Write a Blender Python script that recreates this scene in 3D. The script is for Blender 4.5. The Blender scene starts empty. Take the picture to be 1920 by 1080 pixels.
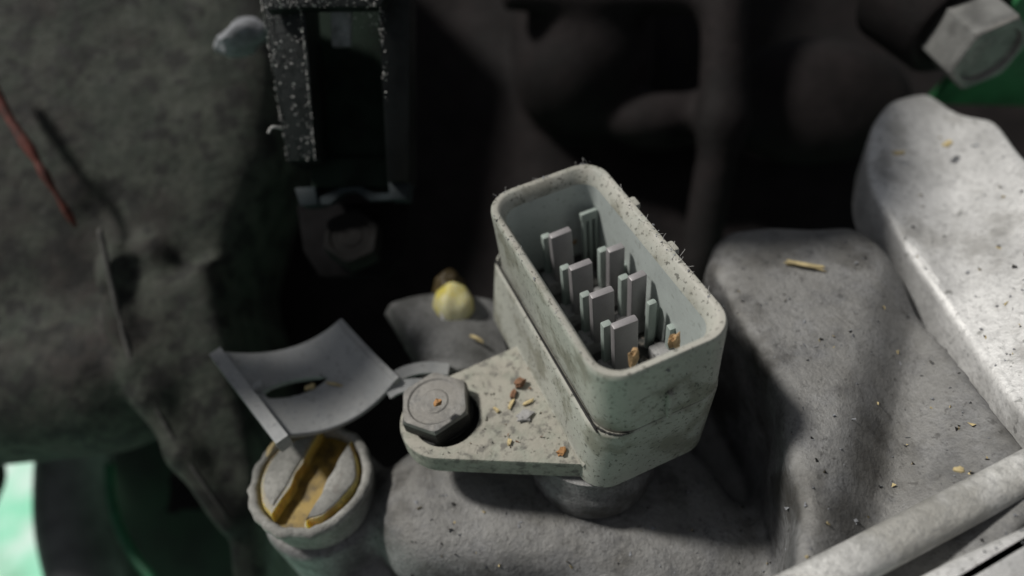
import bpy, bmesh, math, random
import numpy as np
from mathutils import Vector, Matrix, noise as mnoise
random.seed(7)
RNG = np.random.RandomState(5)
SC = bpy.context.scene
COL = SC.collection

# ------------------------------------------------------------------ camera, light, exposure (1 unit = 1 cm)
SC.unit_settings.system = 'METRIC'
SC.unit_settings.scale_length = 0.01
F = 1346.0                                   # focal length in pixels of a 1920 wide frame
vz = np.array([192., 1197., F]); vz /= np.linalg.norm(vz)
vx = np.array([-818., -1382., F]); vx -= vz * (vx @ vz); vx /= np.linalg.norm(vx)
vy = np.cross(vz, vx)
R = np.array([vy, vx, -vz])                  # camera axes (right, down, forward) -> world
CAM = np.array([-1.494, -5.584, 9.599])
cd = bpy.data.cameras.new('camera'); cam = bpy.data.objects.new('camera', cd); COL.objects.link(cam)
M = Matrix.Identity(4)
for i in range(3):
    M[i][0] = R[i][0]; M[i][1] = -R[i][1]; M[i][2] = -R[i][2]; M[i][3] = CAM[i]
cam.matrix_world = M
cd.sensor_width = 36.0; cd.lens = F / 1920 * 36.0
cd.clip_start = 0.1; cd.clip_end = 5000
cd.dof.use_dof = True; cd.dof.focus_distance = 10.2; cd.dof.aperture_fstop = 0.080
SC.camera = cam

SUN_DIR = Vector((-0.44, 0.40, 0.81)).normalized()      # towards the sun
W = bpy.data.worlds.new('World'); SC.world = W; W.use_nodes = True
nt = W.node_tree; nt.nodes.clear()
sky = nt.nodes.new('ShaderNodeTexSky'); sky.sky_type = 'NISHITA'; sky.sun_disc = False
sky.sun_elevation = math.asin(SUN_DIR.z); sky.sun_rotation = math.atan2(SUN_DIR.x, SUN_DIR.y)
sky.air_density = 1.0; sky.dust_density = 0.8; sky.ozone_density = 1.0
hs = nt.nodes.new('ShaderNodeHueSaturation'); hs.inputs['Saturation'].default_value = 0.25
bg = nt.nodes.new('ShaderNodeBackground'); bg.inputs['Strength'].default_value = 0.06
wo = nt.nodes.new('ShaderNodeOutputWorld')
nt.links.new(sky.outputs[0], hs.inputs['Color']); nt.links.new(hs.outputs[0], bg.inputs[0]); nt.links.new(bg.outputs[0], wo.inputs[0])
sd = bpy.data.lights.new('sun', 'SUN'); sd.energy = 5.0; sd.angle = math.radians(7); sd.color = (1.0, 0.97, 0.92)
so = bpy.data.objects.new('sun', sd); COL.objects.link(so)
so.rotation_euler = SUN_DIR.to_track_quat('Z', 'Y').to_euler(); so.location = (-20, 10, 30)
SC.view_settings.view_transform = 'Standard'; SC.view_settings.look = 'None'
SC.view_settings.exposure = -0.55; SC.view_settings.gamma = 1.0

# ------------------------------------------------------------------ helpers
def PZ(px, py, z):                            # point of the photograph's pixel ray at height z
    d = R @ np.array([(px - 960) / F, (py - 540) / F, 1.0]); t = (z - CAM[2]) / d[2]
    return Vector(CAM + d * t)
def PD(px, py, dep):                          # ... at a distance along the camera axis
    return Vector(CAM + R @ (np.array([(px - 960) / F, (py - 540) / F, 1.0]) * dep))
def tag(o, label=None, cat=None, group=None, kind=None):
    if label: o['label'] = label
    if cat: o['category'] = cat
    if group: o['group'] = group
    if kind: o['kind'] = kind
    return o
def empty(name, loc, label, cat, group=None):
    o = bpy.data.objects.new(name, None); COL.objects.link(o); o.location = loc; o.empty_display_size = 0.2
    return tag(o, label, cat, group)
def mesh_obj(name, verts, faces, mat, parent=None, smooth=True, angle=None):
    me = bpy.data.meshes.new(name); me.from_pydata([tuple(v) for v in verts], [], faces); me.update()
    return link(name, me, mat, parent, smooth, angle)
def link(name, me, mat, parent=None, smooth=True, angle=None):
    me.materials.append(mat)
    if smooth: me.polygons.foreach_set('use_smooth', [True] * len(me.polygons))
    o = bpy.data.objects.new(name, me); COL.objects.link(o)
    if smooth and angle: me.set_sharp_from_angle(angle=math.radians(angle))
    if parent:
        o.parent = parent
        o.matrix_parent_inverse = Matrix.Translation(parent.location).inverted()
    return o
def bm_obj(name, bm, mat, parent=None, smooth=True, angle=35):
    bmesh.ops.recalc_face_normals(bm, faces=bm.faces)
    me = bpy.data.meshes.new(name); bm.to_mesh(me); bm.free()
    return link(name, me, mat, parent, smooth, angle)
def loft(rings, cap0=False, cap1=False, closed=False):
    """rings: equal-length loops of points -> verts, faces"""
    n = len(rings[0]); v = [p for r in rings for p in r]; f = []
    m = len(rings)
    for i in range(m if closed else m - 1):
        j = (i + 1) % m
        for k in range(n):
            k2 = (k + 1) % n
            f.append((i * n + k, i * n + k2, j * n + k2, j * n + k))
    if cap0: f.append(tuple(reversed(range(n))))
    if cap1: f.append(tuple((m - 1) * n + k for k in range(n)))
    return v, f
def rrect(x0, x1, y0, y1, r, z, n=8):
    pts = []
    for cx, cy, a0 in ((x1 - r, y1 - r, 0), (x0 + r, y1 - r, 90), (x0 + r, y0 + r, 180), (x1 - r, y0 + r, 270)):
        for k in range(n + 1):
            a = math.radians(a0 + 90 * k / n); pts.append((cx + r * math.cos(a), cy + r * math.sin(a), z))
    return pts
def box_bm(bm, c, s, rot=None, bev=0.0, seg=2, taper=None):
    """bevelled box; taper scales the +z end"""
    r = bmesh.ops.create_cube(bm, size=1.0); vs = r['verts']
    for v in vs:
        k = taper if (taper and v.co.z > 0) else 1.0
        v.co = Vector((v.co.x * s[0] * k, v.co.y * s[1] * k, v.co.z * s[2]))
    if bev > 0:
        es = list({e for v in vs for e in v.link_edges})
        rr = bmesh.ops.bevel(bm, geom=es, offset=bev, segments=seg, profile=0.5, affect='EDGES')
        vs = list({v for f in rr['faces'] for v in f.verts} | {v for v in vs if v.is_valid})
    mt = Matrix.Translation(c) @ (rot.to_4x4() if rot else Matrix.Identity(4))
    for v in vs: v.co = mt @ v.co
def box(name, c, s, mat, parent=None, rot=None, bev=0.02, seg=2, taper=None):
    bm = bmesh.new(); box_bm(bm, Vector(c), s, rot, bev, seg, taper)
    return bm_obj(name, bm, mat, parent)
def basis(axis, up=Vector((0, 0, 1))):
    z = Vector(axis).normalized(); x = up.cross(z)
    if x.length < 1e-4: x = Vector((1, 0, 0))
    x.normalize(); y = z.cross(x)
    return Matrix((x, y, z)).transposed()
def smooth_path(pts, sub=8):
    pts = [Vector(p) for p in pts]; out = []
    for i in range(len(pts) - 1):
        p0 = pts[max(i - 1, 0)]; p1 = pts[i]; p2 = pts[i + 1]; p3 = pts[min(i + 2, len(pts) - 1)]
        for k in range(sub):
            t = k / sub
            out.append(0.5 * ((2 * p1) + (p2 - p0) * t + (2 * p0 - 5 * p1 + 4 * p2 - p3) * t * t + (3 * p1 - p0 - 3 * p2 + p3) * t ** 3))
    out.append(pts[-1]); return out
def tube_data(pts, rad, n=10, off=0):
    rings = []; prev = None
    for i, p in enumerate(pts):
        d = (pts[min(i + 1, len(pts) - 1)] - pts[max(i - 1, 0)]).normalized()
        if prev is None:
            x = d.orthogonal().normalized()
        else:
            x = (prev - d * prev.dot(d)).normalized()
        prev = x; y = d.cross(x); r = rad(i / (len(pts) - 1)) if callable(rad) else rad
        rings.append([p + (x * math.cos(2 * math.pi * k / n) + y * math.sin(2 * math.pi * k / n)) * r for k in range(n)])
    v, f = loft(rings, True, True)
    return v, [tuple(a + off for a in q) for q in f]
def tube(name, pts, rad, mat, parent=None, n=12):
    v, f = tube_data(pts, rad, n); return mesh_obj(name, v, f, mat, parent)
def sweep(name, pts, prof, upv, mat, parent=None):
    """profile (list of (a,b)) swept along pts, b along upv"""
    rings = []
    for i, p in enumerate(pts):
        d = (pts[min(i + 1, len(pts) - 1)] - pts[max(i - 1, 0)]).normalized()
        s = d.cross(upv).normalized(); u = s.cross(d)
        rings.append([p + s * a + u * b for a, b in prof])
    v, f = loft(rings, True, True)
    return mesh_obj(name, v, f, mat, parent, True, 40)

# ---- signed distance shapes -> mesh (for the rounded castings)
def smin(a, b, k):
    h = np.clip(0.5 + 0.5 * (b - a) / k, 0, 1); return b * (1 - h) + a * h - k * h * (1 - h)
def smax(a, b, k): return -smin(-a, -b, k)
def sd_poly(X, Y, poly):
    d = np.full(np.broadcast(X, Y).shape, 1e9); s = np.ones_like(d); n = len(poly)
    for i in range(n):
        ax, ay = poly[i]; bx, by = poly[i - 1]
        ex, ey = bx - ax, by - ay; wx, wy = X - ax, Y - ay
        t = np.clip((wx * ex + wy * ey) / (ex * ex + ey * ey), 0, 1)
        d = np.minimum(d, (wx - ex * t) ** 2 + (wy - ey * t) ** 2)
        c1 = Y >= ay; c2 = Y < by; c3 = ex * wy > ey * wx
        flip = (c1 & c2 & c3) | (~c1 & ~c2 & ~c3)
        s = np.where(flip, -s, s)
    return s * np.sqrt(d)
def sd_caps(X, Y, Z, a, b, r):
    a = np.array(a, float); b = np.array(b, float); e = b - a
    t = np.clip(((X - a[0]) * e[0] + (Y - a[1]) * e[1] + (Z - a[2]) * e[2]) / (e @ e), 0, 1)
    return np.sqrt((X - a[0] - e[0] * t) ** 2 + (Y - a[1] - e[1] * t) ** 2 + (Z - a[2] - e[2] * t) ** 2) - r
def sd_ell(X, Y, Z, c, r):
    k = np.sqrt(((X - c[0]) / r[0]) ** 2 + ((Y - c[1]) / r[1]) ** 2 + ((Z - c[2]) / r[2]) ** 2)
    return (k - 1) * min(r)
def trig_noise(X, Y, Z, scale, n=9, seed=0):
    rs = np.random.RandomState(seed); o = 0
    for i in range(n):
        k = rs.normal(size=3); k = k / np.linalg.norm(k) * rs.uniform(0.6, 1.7) / scale
        o = o + np.sin(X * k[0] + Y * k[1] + Z * k[2] + rs.uniform(0, 6.28))
    return o / n
def grid(lo, hi, h):
    ax = [np.arange(lo[i], hi[i] + h, h) for i in range(3)]
    return ax[0][:, None, None], ax[1][None, :, None], ax[2][None, None, :]
def nets(D, lo, h):
    """surface nets"""
    D = np.asarray(D, np.float32); S = D < 0
    nx, ny, nz = D.shape
    acc = np.zeros((nx - 1, ny - 1, nz - 1, 3), np.float32); cnt = np.zeros((nx - 1, ny - 1, nz - 1), np.float32)
    base = np.stack(np.meshgrid(np.arange(nx - 1), np.arange(ny - 1), np.arange(nz - 1), indexing='ij'), -1)
    cor = [(i, j, k) for i in (0, 1) for j in (0, 1) for k in (0, 1)]
    sl = lambda c: (slice(c[0], nx - 1 + c[0]), slice(c[1], ny - 1 + c[1]), slice(c[2], nz - 1 + c[2]))
    for a in cor:
        for ax in range(3):
            if a[ax]: continue
            b = list(a); b[ax] = 1; b = tuple(b)
            da, db = D[sl(a)], D[sl(b)]; m = (da < 0) != (db < 0)
            t = np.where(m, da / np.where(m, da - db, 1), 0)
            for q in range(3):
                acc[..., q] += np.where(m, a[q] + (t if q == ax else 0), 0)
            cnt += m
    act = cnt > 0
    idx = np.full(act.shape, -1, np.int64); idx[act] = np.arange(act.sum())
    V = (acc[act] / cnt[act][:, None] + base[act]) * h + np.array(lo)
    faces = []
    for ax in range(3):
        o1, o2 = [q for q in range(3) if q != ax]
        sa = [slice(None)] * 3; sb = [slice(None)] * 3
        sa[ax] = slice(0, -1); sb[ax] = slice(1, None)
        m = S[tuple(sa)] != S[tuple(sb)]
        P = np.argwhere(m); ins = S[tuple(sa)][m]
        ok = (P[:, o1] > 0) & (P[:, o2] > 0) & (P[:, o1] < D.shape[o1] - 1) & (P[:, o2] < D.shape[o2] - 1)
        P, ins = P[ok], ins[ok]
        def at(d1, d2):
            Q = P.copy(); Q[:, o1] -= d1; Q[:, o2] -= d2; return idx[Q[:, 0], Q[:, 1], Q[:, 2]]
        q = np.stack([at(1, 1), at(0, 1), at(0, 0), at(1, 0)], 1)
        if ax == 1: ins = ~ins
        q[~ins] = q[~ins][:, ::-1]
        faces.append(q)
    return V, np.concatenate(faces)
def sdf_obj(name, D, lo, h, mat, parent=None, camspace=False, smooth_iter=2):
    V, Q = nets(D, lo, h)
    # light smoothing
    for _ in range(smooth_iter):
        A = np.zeros_like(V); c = np.zeros(len(V))
        for a, b in ((0, 1), (1, 2), (2, 3), (3, 0)):
            np.add.at(A, Q[:, a], V[Q[:, b]]); np.add.at(A, Q[:, b], V[Q[:, a]])
            np.add.at(c, Q[:, a], 1); np.add.at(c, Q[:, b], 1)
        V = V * 0.5 + 0.5 * A / np.maximum(c, 1)[:, None]
    if camspace: V = V @ R.T + CAM
    me = bpy.data.meshes.new(name)
    me.vertices.add(len(V)); me.vertices.foreach_set('co', V.astype(np.float32).ravel())
    me.loops.add(Q.size); me.loops.foreach_set('vertex_index', Q.ravel().astype(np.int32))
    me.polygons.add(len(Q)); me.polygons.foreach_set('loop_start', np.arange(0, Q.size, 4, dtype=np.int32))
    me.update(calc_edges=True); me.validate()
    return link(name, me, mat, parent)

# ------------------------------------------------------------------ materials
def mat(name, col, rough=0.6, metal=0.0, var=0.25, vscale=1.5, col2=None, speck=None, speck_scale=14, speck_amt=0.35, speck_lo=0.60, speck_w=0.07,
        grain=0.25, gscale=40, bump=0.25, dust=None, dust_amt=0.0, dscale=3.0, sss=0.0, spec=0.4, rvar=0.15, lump=0.0, lscale=4.5, blot=None, blot_scale=1.2, blot_amt=0.4):
    m = bpy.data.materials.new(name); m.use_nodes = True
    t = m.node_tree; N = t.nodes; L = t.links; N.clear()
    out = N.new('ShaderNodeOutputMaterial'); b = N.new('ShaderNodeBsdfPrincipled'); L.new(b.outputs[0], out.inputs[0])
    tc = N.new('ShaderNodeTexCoord')
    def noise(scale, det=4, ro=0.6, off=0.0):
        n = N.new('ShaderNodeTexNoise'); n.inputs['Scale'].default_value = scale; n.inputs['Detail'].default_value = det
        n.inputs['Roughness'].default_value = ro
        if off:
            mp = N.new('ShaderNodeMapping'); mp.inputs['Location'].default_value = (off, off * 1.7, -off)
            L.new(tc.outputs['Object'], mp.inputs[0]); L.new(mp.outputs[0], n.inputs['Vector'])
        else: L.new(tc.outputs['Object'], n.inputs['Vector'])
        return n.outputs['Fac']
    def ramp(s, lo, hi):
        r = N.new('ShaderNodeMapRange'); r.interpolation_type = 'SMOOTHSTEP'
        r.inputs['From Min'].default_value = lo; r.inputs['From Max'].default_value = hi
        L.new(s, r.inputs['Value']); return r.outputs[0]
    def mix(a, c, fac, mode='MIX'):
        x = N.new('ShaderNodeMix'); x.data_type = 'RGBA'; x.blend_type = mode
        for s, v in ((x.inputs['A'], a), (x.inputs['B'], c)):
            if isinstance(v, tuple): s.default_value = (*v, 1)
            else: L.new(v, s)
        if isinstance(fac, float): x.inputs['Factor'].default_value = fac
        else: L.new(fac, x.inputs['Factor'])
        return x.outputs['Result']
    def mul(a, k):
        x = N.new('ShaderNodeMath'); x.operation = 'MULTIPLY'; L.new(a, x.inputs[0])
        if isinstance(k, float): x.inputs[1].default_value = k
        else: L.new(k, x.inputs[1])
        return x.outputs[0]
    c2 = col2 or tuple(c * (1 - var * 1.4) for c in col)
    c = mix(col, c2, ramp(noise(vscale, 5), 0.35, 0.7))
    if blot: c = mix(c, blot, mul(ramp(noise(blot_scale, 6, 0.65, 11.3), 0.47, 0.62), blot_amt))
    fine = noise(gscale, 6, 0.7, 3.1)
    g = mix(c, tuple(x * 0.35 for x in col), mul(ramp(fine, 0.45, 0.72), grain * 2))
    if dust:
        ge = N.new('ShaderNodeNewGeometry'); sp = N.new('ShaderNodeSeparateXYZ'); L.new(ge.outputs['Normal'], sp.inputs[0])
        g = mix(g, dust, mul(mul(ramp(sp.outputs['Z'], 0.2, 0.95), ramp(noise(dscale, 6, 0.7, 7.7), 0.3, 0.6)), dust_amt))
    if speck:
        g = mix(g, speck, mul(ramp(noise(speck_scale, 3, 0.6, 5.5), speck_lo, speck_lo + speck_w), speck_amt))
    L.new(g, b.inputs['Base Color'])
    b.inputs['Metallic'].default_value = metal; b.inputs['Specular IOR Level'].default_value = spec
    rr = N.new('ShaderNodeMapRange'); rr.inputs['To Min'].default_value = max(rough - rvar, 0.05); rr.inputs['To Max'].default_value = min(rough + rvar, 1)
    L.new(noise(vscale * 3, 4, 0.6, 2.2), rr.inputs['Value']); L.new(rr.outputs[0], b.inputs['Roughness'])
    if sss:
        b.inputs['Subsurface Weight'].default_value = sss; b.inputs['Subsurface Radius'].default_value = (1.0, 0.7, 0.25); b.inputs['Subsurface Scale'].default_value = 0.4
    if bump:
        bp = N.new('ShaderNodeBump'); bp.inputs['Strength'].default_value = bump; bp.inputs['Distance'].default_value = 0.05
        L.new(fine, bp.inputs['Height']); L.new(bp.outputs[0], b.inputs['Normal'])
        if lump:
            b2 = N.new('ShaderNodeBump'); b2.inputs['Strength'].default_value = lump; b2.inputs['Distance'].default_value = 0.2
            L.new(noise(lscale, 5, 0.6, 9.9), b2.inputs['Height']); L.new(b2.outputs[0], bp.inputs['Normal'])
    return m
DUST = (0.30, 0.285, 0.25)
m_plastic = mat('grey_green_plastic', (0.405, 0.412, 0.365), 0.55, var=0.14, vscale=0.9, grain=0.10, gscale=22, bump=0.14, speck=(0.05, 0.05, 0.04), speck_scale=16, speck_amt=0.7, speck_lo=0.585,
                blot=(0.13, 0.125, 0.085), blot_scale=1.25, blot_amt=0.62, dust=(0.40, 0.385, 0.34), dust_amt=0.85)
m_plastic_in = mat('pale_inner_plastic', (0.46, 0.50, 0.48), 0.45, var=0.08, grain=0.06, gscale=20, bump=0.06, speck=(0.12, 0.12, 0.1), speck_scale=9, speck_amt=0.3)
m_flange = mat('dusty_flange_plastic', (0.36, 0.37, 0.31), 0.8, var=0.15, grain=0.22, gscale=12, bump=0.45, speck=(0.085, 0.08, 0.075), speck_scale=6.5, speck_amt=0.65, speck_lo=0.50, speck_w=0.16,
               dust=(0.36, 0.34, 0.29), dust_amt=0.9, blot=(0.16, 0.15, 0.12), blot_scale=1.7, blot_amt=0.5)
m_pin = mat('tin_grey_blade', (0.32, 0.305, 0.31), 0.45, 0.25, var=0.12, grain=0.1, bump=0.08)
m_post = mat('green_grey_post', (0.32, 0.37, 0.34), 0.55, var=0.1, grain=0.12, bump=0.08)
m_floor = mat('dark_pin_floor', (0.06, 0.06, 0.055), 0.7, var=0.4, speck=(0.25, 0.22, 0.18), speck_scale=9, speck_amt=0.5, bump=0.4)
m_socket = mat('grey_socket_plastic', (0.33, 0.325, 0.32), 0.6, var=0.25, speck=(0.05, 0.05, 0.05), speck_scale=8, speck_amt=0.6)
m_rubber = mat('black_grime_and_shade', (0.018, 0.017, 0.016), 0.55, var=0.5, bump=0.6, gscale=18)
m_bolt = mat('grimy_dark_steel', (0.225, 0.222, 0.212), 0.6, 0.35, var=0.3, vscale=2.5, grain=0.3, gscale=15, bump=0.3, speck=(0.05, 0.05, 0.05), speck_scale=7, dust=(0.26, 0.245, 0.22), dust_amt=0.6)
m_bolt_dark = mat('near_black_steel', (0.007, 0.0065, 0.006), 0.8, 0.0, var=0.4, bump=0.4, gscale=14, spec=0.2)  # even near-black steel
m_bolt_sunlit = mat('sunlit_side_steel', (0.30, 0.30, 0.285), 0.5, 0.55, var=0.35, vscale=1.5, grain=0.2, bump=0.2)
m_alu = mat('dusty_cast_aluminium', (0.25, 0.25, 0.25), 0.6, 0.3, var=0.4, vscale=1.1, grain=0.45, gscale=13, bump=0.5, lump=0.22, speck=(0.05, 0.048, 0.045), speck_scale=7, speck_amt=0.5, speck_lo=0.62,
            dust=(0.25, 0.245, 0.23), dust_amt=0.6, dscale=1.6, blot=(0.06, 0.056, 0.05), blot_scale=0.62, blot_amt=0.9)
m_ridge = mat('worn_aluminium_edge', (0.66, 0.655, 0.63), 0.5, 0.2, var=0.4, vscale=0.8, grain=0.35, gscale=10, bump=0.5, lump=0.3, blot=(0.3, 0.29, 0.26), blot_scale=0.6, blot_amt=0.7)
m_alu_bright = mat('clean_cast_aluminium', (0.74, 0.735, 0.72), 0.40, 0.2, var=0.3, vscale=0.5, grain=0.3, gscale=10, bump=0.4, lump=0.15, speck=(0.12, 0.12, 0.11), speck_scale=5, speck_amt=0.6, speck_lo=0.64,
                   blot=(0.22, 0.21, 0.19), blot_scale=0.55, blot_amt=0.55)
m_block = mat('shade_dark_cast_iron', (0.054, 0.060, 0.046), 0.8, 0.0, var=0.6, vscale=1.4, grain=0.5, gscale=6, bump=0.6, lump=0.2, lscale=2.5, speck=(0.008, 0.008, 0.007), speck_scale=1.9, speck_amt=0.85, speck_lo=0.47, speck_w=0.14,
              blot=(0.026, 0.020, 0.018), blot_scale=0.35, blot_amt=0.9, col2=(0.022, 0.030, 0.021))  # the shade over this casting is put into its near-black colour
m_near_black = mat('near_black_plate', (0.006, 0.0055, 0.006), 0.85, var=0.4, bump=0.2, spec=0.1)  # even near-black for the lower plate
m_rib = mat('worn_iron_edge', (0.095, 0.092, 0.085), 0.8, var=0.5, vscale=1.5, grain=0.4, gscale=8, bump=0.6)
m_wall = mat('very_dark_brown_casting', (0.016, 0.0125, 0.0125), 0.8, 0.0, var=0.5, vscale=0.6, grain=0.4, gscale=6, bump=0.6, spec=0.2, blot=(0.010, 0.009, 0.009), blot_scale=0.4, blot_amt=0.8)  # very dark brown throughout
m_clip_dark = mat('black_dusty_plastic', (0.014, 0.017, 0.016), 0.45, 0.0, var=0.4, grain=0.3, gscale=10, bump=0.3, dust=(0.07, 0.075, 0.08), dust_amt=0.2, dscale=5, spec=0.2)
m_clip_green = mat('dark_green_plastic', (0.010, 0.020, 0.013), 0.8, var=0.4, bump=0.1, spec=0.15)
m_clip_blue = mat('dark_teal_plastic', (0.007, 0.016, 0.020), 0.7, var=0.3, bump=0.1)
m_dust_sunspot = mat('pale_dust_and_sunlit_spot', (0.30, 0.31, 0.33), 0.9, var=0.3, vscale=4, grain=0.4, gscale=12, bump=0.8, speck=(0.05, 0.05, 0.05), speck_scale=6)  # pale dust; on the lug it also paints a sunlit spot
m_channel = mat('dusty_grey_plastic', (0.31, 0.32, 0.325), 0.6, var=0.2, vscale=1.2, grain=0.15, gscale=20, bump=0.15, dust=(0.34, 0.34, 0.33), dust_amt=0.5, speck=(0.1, 0.1, 0.1), speck_scale=8, speck_amt=0.35)
m_cover = mat('grimy_grey_plastic', (0.20, 0.20, 0.195), 0.65, var=0.4, vscale=0.9, grain=0.3, gscale=14, bump=0.3, lump=0.15, blot=(0.05, 0.05, 0.047), blot_scale=0.8, blot_amt=0.85)
m_yellow = mat('amber_yellow_plastic', (0.68, 0.54, 0.15), 0.5, var=0.25, vscale=2.2, sss=0.5, bump=0.4, gscale=12, grain=0.3, col2=(0.36, 0.20, 0.03), blot=(0.20, 0.17, 0.10), blot_scale=2.2, blot_amt=0.55, speck=(0.12, 0.09, 0.05), speck_scale=6, dust=(0.30, 0.285, 0.24), dust_amt=0.95, dscale=1.2)
m_plugtop = mat('dust_caked_plug_top', (0.33, 0.325, 0.30), 0.85, var=0.25, vscale=2.5, grain=0.3, gscale=14, bump=0.5, speck=(0.17, 0.155, 0.14), speck_scale=4, speck_amt=0.5)
m_smear = mat('amber_grease_smear', (0.34, 0.23, 0.05), 0.5, var=0.3, vscale=2.5, blot=(0.05, 0.035, 0.015), blot_scale=2.0, blot_amt=0.8, bump=0.3, sss=0.2)
m_foam = mat('pale_yellow_plastic', (0.60, 0.57, 0.36), 0.55, var=0.2, vscale=2, sss=0.3, bump=0.2, col2=(0.50, 0.42, 0.06))
m_amber = mat('brown_amber_plastic', (0.055, 0.036, 0.008), 0.5, var=0.4, vscale=2)
m_white = mat('white_fibre', (0.55, 0.54, 0.52), 0.8, var=0.1, bump=0)
m_wood = mat('tan_wood_chip', (0.50, 0.33, 0.17), 0.8, var=0.35, vscale=6, bump=0.5, gscale=25)
m_straw = mat('straw_bits', (0.58, 0.47, 0.25), 0.75, var=0.3, vscale=5, bump=0.2)
m_rust = mat('rust_brown_crumb', (0.28, 0.15, 0.085), 0.85, var=0.4, vscale=8, bump=0.5)
m_orange = mat('orange_crumb', (0.42, 0.22, 0.09), 0.8, var=0.3, vscale=8)
m_red = mat('rust_red_wire', (0.16, 0.035, 0.022), 0.7, var=0.5, vscale=4, bump=0.5)
m_hose = mat('grey_black_hose', (0.14, 0.145, 0.14), 0.5, var=0.3, bump=0.15)
m_hose_black = mat('black_rubber', (0.010, 0.009, 0.0085), 0.8, var=0.5, bump=0.3, spec=0.15)
m_green = mat('green_painted_steel', (0.03, 0.16, 0.06), 0.5, var=0.3, bump=0.1)
m_green_dark = mat('dark_green_sheet', (0.012, 0.05, 0.022), 0.6, var=0.5, vscale=0.5, bump=0.2)
m_cable = mat('green_highlight_cable', (0.03, 0.16, 0.075), 0.5, var=0.3)  # green highlight of a dark cable put into its base colour
m_ground = mat('pale_green_ground', (0.30, 0.80, 0.54), 0.9, var=0.1, vscale=0.14, blot=(0.10, 0.45, 0.22), blot_scale=0.09, blot_amt=0.8, col2=(0.90, 0.95, 0.93), bump=0.0, grain=0.1, gscale=1)

# ------------------------------------------------------------------ the setting: castings round the connector
g = bmesh.new(); bmesh.ops.create_grid(g, x_segments=4, y_segments=4, size=160)
o = bm_obj('ground', g, m_ground); o.location = (-40, 20, -62); tag(o, kind='structure')

# gearbox casing: low floor, hump under the flange, plug boss, folded right plate
zp = 0.30
pl = [PZ(x, y, zz + 0.15).to_2d() for x, y, zz in ((1325, 480, .15), (1385, 600, .15), (1440, 690, .15), (1468, 760, .15), (1476, 860, .15), (1500, 950, .15), (1490, 1090, .15), (1560, 1160, .1), (1800, 1100, .1), (1990, 925, .15), (1922, 818, .15), (1800, 624, .1), (1698, 488, -.1), (1630, 415, -.1), (1590, 395, 0), (1520, 390, .15), (1440, 385, .15), (1345, 400, .15))]
lo, hi, h = (-6.5, -6.0, -4.6), (11.5, 7.5, 1.6), 0.10
X, Y, Z = grid(lo, hi, h)
X2, Y2 = X[:, :, 0], Y[:, :, 0]
floor_h = -2.9 - 1.5 * np.clip(-4.0 - X, 0, 1) - 1.8 * np.clip(Y - 1.0, 0, 1) + 0.25 * trig_noise(X, Y, 0 * X, 1.2, seed=3)
D = Z - floor_h
# hump that carries the connector
hump = smax(sd_caps(X, Y, Z, (-1.55, 0.3, -2.3), (1.6, -1.2, -2.3), 1.30), Z + 1.28 + 0.10 * (X + 1) + 0 * Y, 0.45)
D = smin(D, hump, 0.5)
D = smin(D, sd_caps(X, Y, Z, (0.5, 1.5, -2.6), (1.8, 0.8, -2.6), 1.5), 0.5)
# plug boss
PC = PZ(580, 893, -1.0)
cyl = smax(np.sqrt((X - PC.x) ** 2 + (Y - PC.y) ** 2) - 1.10, Z + 1.72, 0.12)
D = smin(D, cyl + 0 * Z, 0.35)
# raised strip at the foot of the plate
a = PZ(1200, 1075, -2.0); b = PZ(1480, 985, -1.9)
D = smin(D, sd_caps(X, Y, Z, (a.x - 0.6, a.y - 0.3, -2.6), (b.x, b.y, -2.5), 0.75), 0.5)
# plate with a fold
pd = sd_poly(X2, Y2, [tuple(p) for p in pl])[:, :, None]
c0 = PZ(1640, 560, zp).to_2d(); c1 = PZ(1535, 1000, zp).to_2d(); e = (c1 - c0).normalized(); nrm = Vector((-e.y, e.x))
if nrm.x < 0: nrm = -nrm
s = (X2 - c0.x) * nrm.x + (Y2 - c0.y) * nrm.y            # distance to the right of the fold line
hh = zp + np.where(s < 0, 0.0, -0.95 * np.clip(s, 0, 0.75) + 0.50 * np.clip(s - 0.75, 0, 1.6))
for _ in range(3):
    hh[1:-1, 1:-1] = (hh[1:-1, 1:-1] + hh[:-2, 1:-1] + hh[2:, 1:-1] + hh[1:-1, :-2] + hh[1:-1, 2:]) / 5
hh = hh + 0.05 * trig_noise(X2, Y2, 0 * X2, 0.7, seed=8)
def plate_z(px, py):
    z = 0.2
    for _ in range(12):
        p = PZ(px, py, z); i_ = int(min(max((p.x - lo[0]) / h, 0), hh.shape[0] - 1)); j_ = int(min(max((p.y - lo[1]) / h, 0), hh.shape[1] - 1))
        z = 0.5 * z + 0.5 * hh[i_, j_]
    return z
kr = 0.22 - 0.13 * np.clip((s - 0.6) / 0.5, 0, 1)[:, :, None] + 0.9 * np.clip((Y2 + 0.55 * (X2 - 5.0) - 0.6) / 1.5, 0, 1)[:, :, None]
D = smin(D, smax(pd, (Z - hh[:, :, None]) * 0.93, kr), 0.18)
edge = [(1565, 330), (1605, 354), (1684, 500), (1784, 642), (1919, 832), (1990, 915)]
for i in range(1, len(edge) - 1):
    a_, b_ = edge[i], edge[i + 1]
    D = smax(D, -sd_caps(X, Y, Z, PZ(a_[0] + 10, a_[1] - 4, plate_z(*a_) + 0.04), PZ(b_[0] + 10, b_[1] - 4, plate_z(*b_) + 0.04), 0.13), 0.06)
D = smax(D, -(Z + 4.3), 0.05)
D = smax(D, -(X + 5.0), 0.3)
PADZ = [plate_z(x, y) + 0.03 for x, y in edge[1:5]]
D = D + 0.018 * trig_noise(X, Y, Z, 0.30, 12, seed=4)
tag(sdf_obj('gearbox_casing', D, lo, h, m_alu), kind='structure')
del D, hump, cyl, pd

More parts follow.
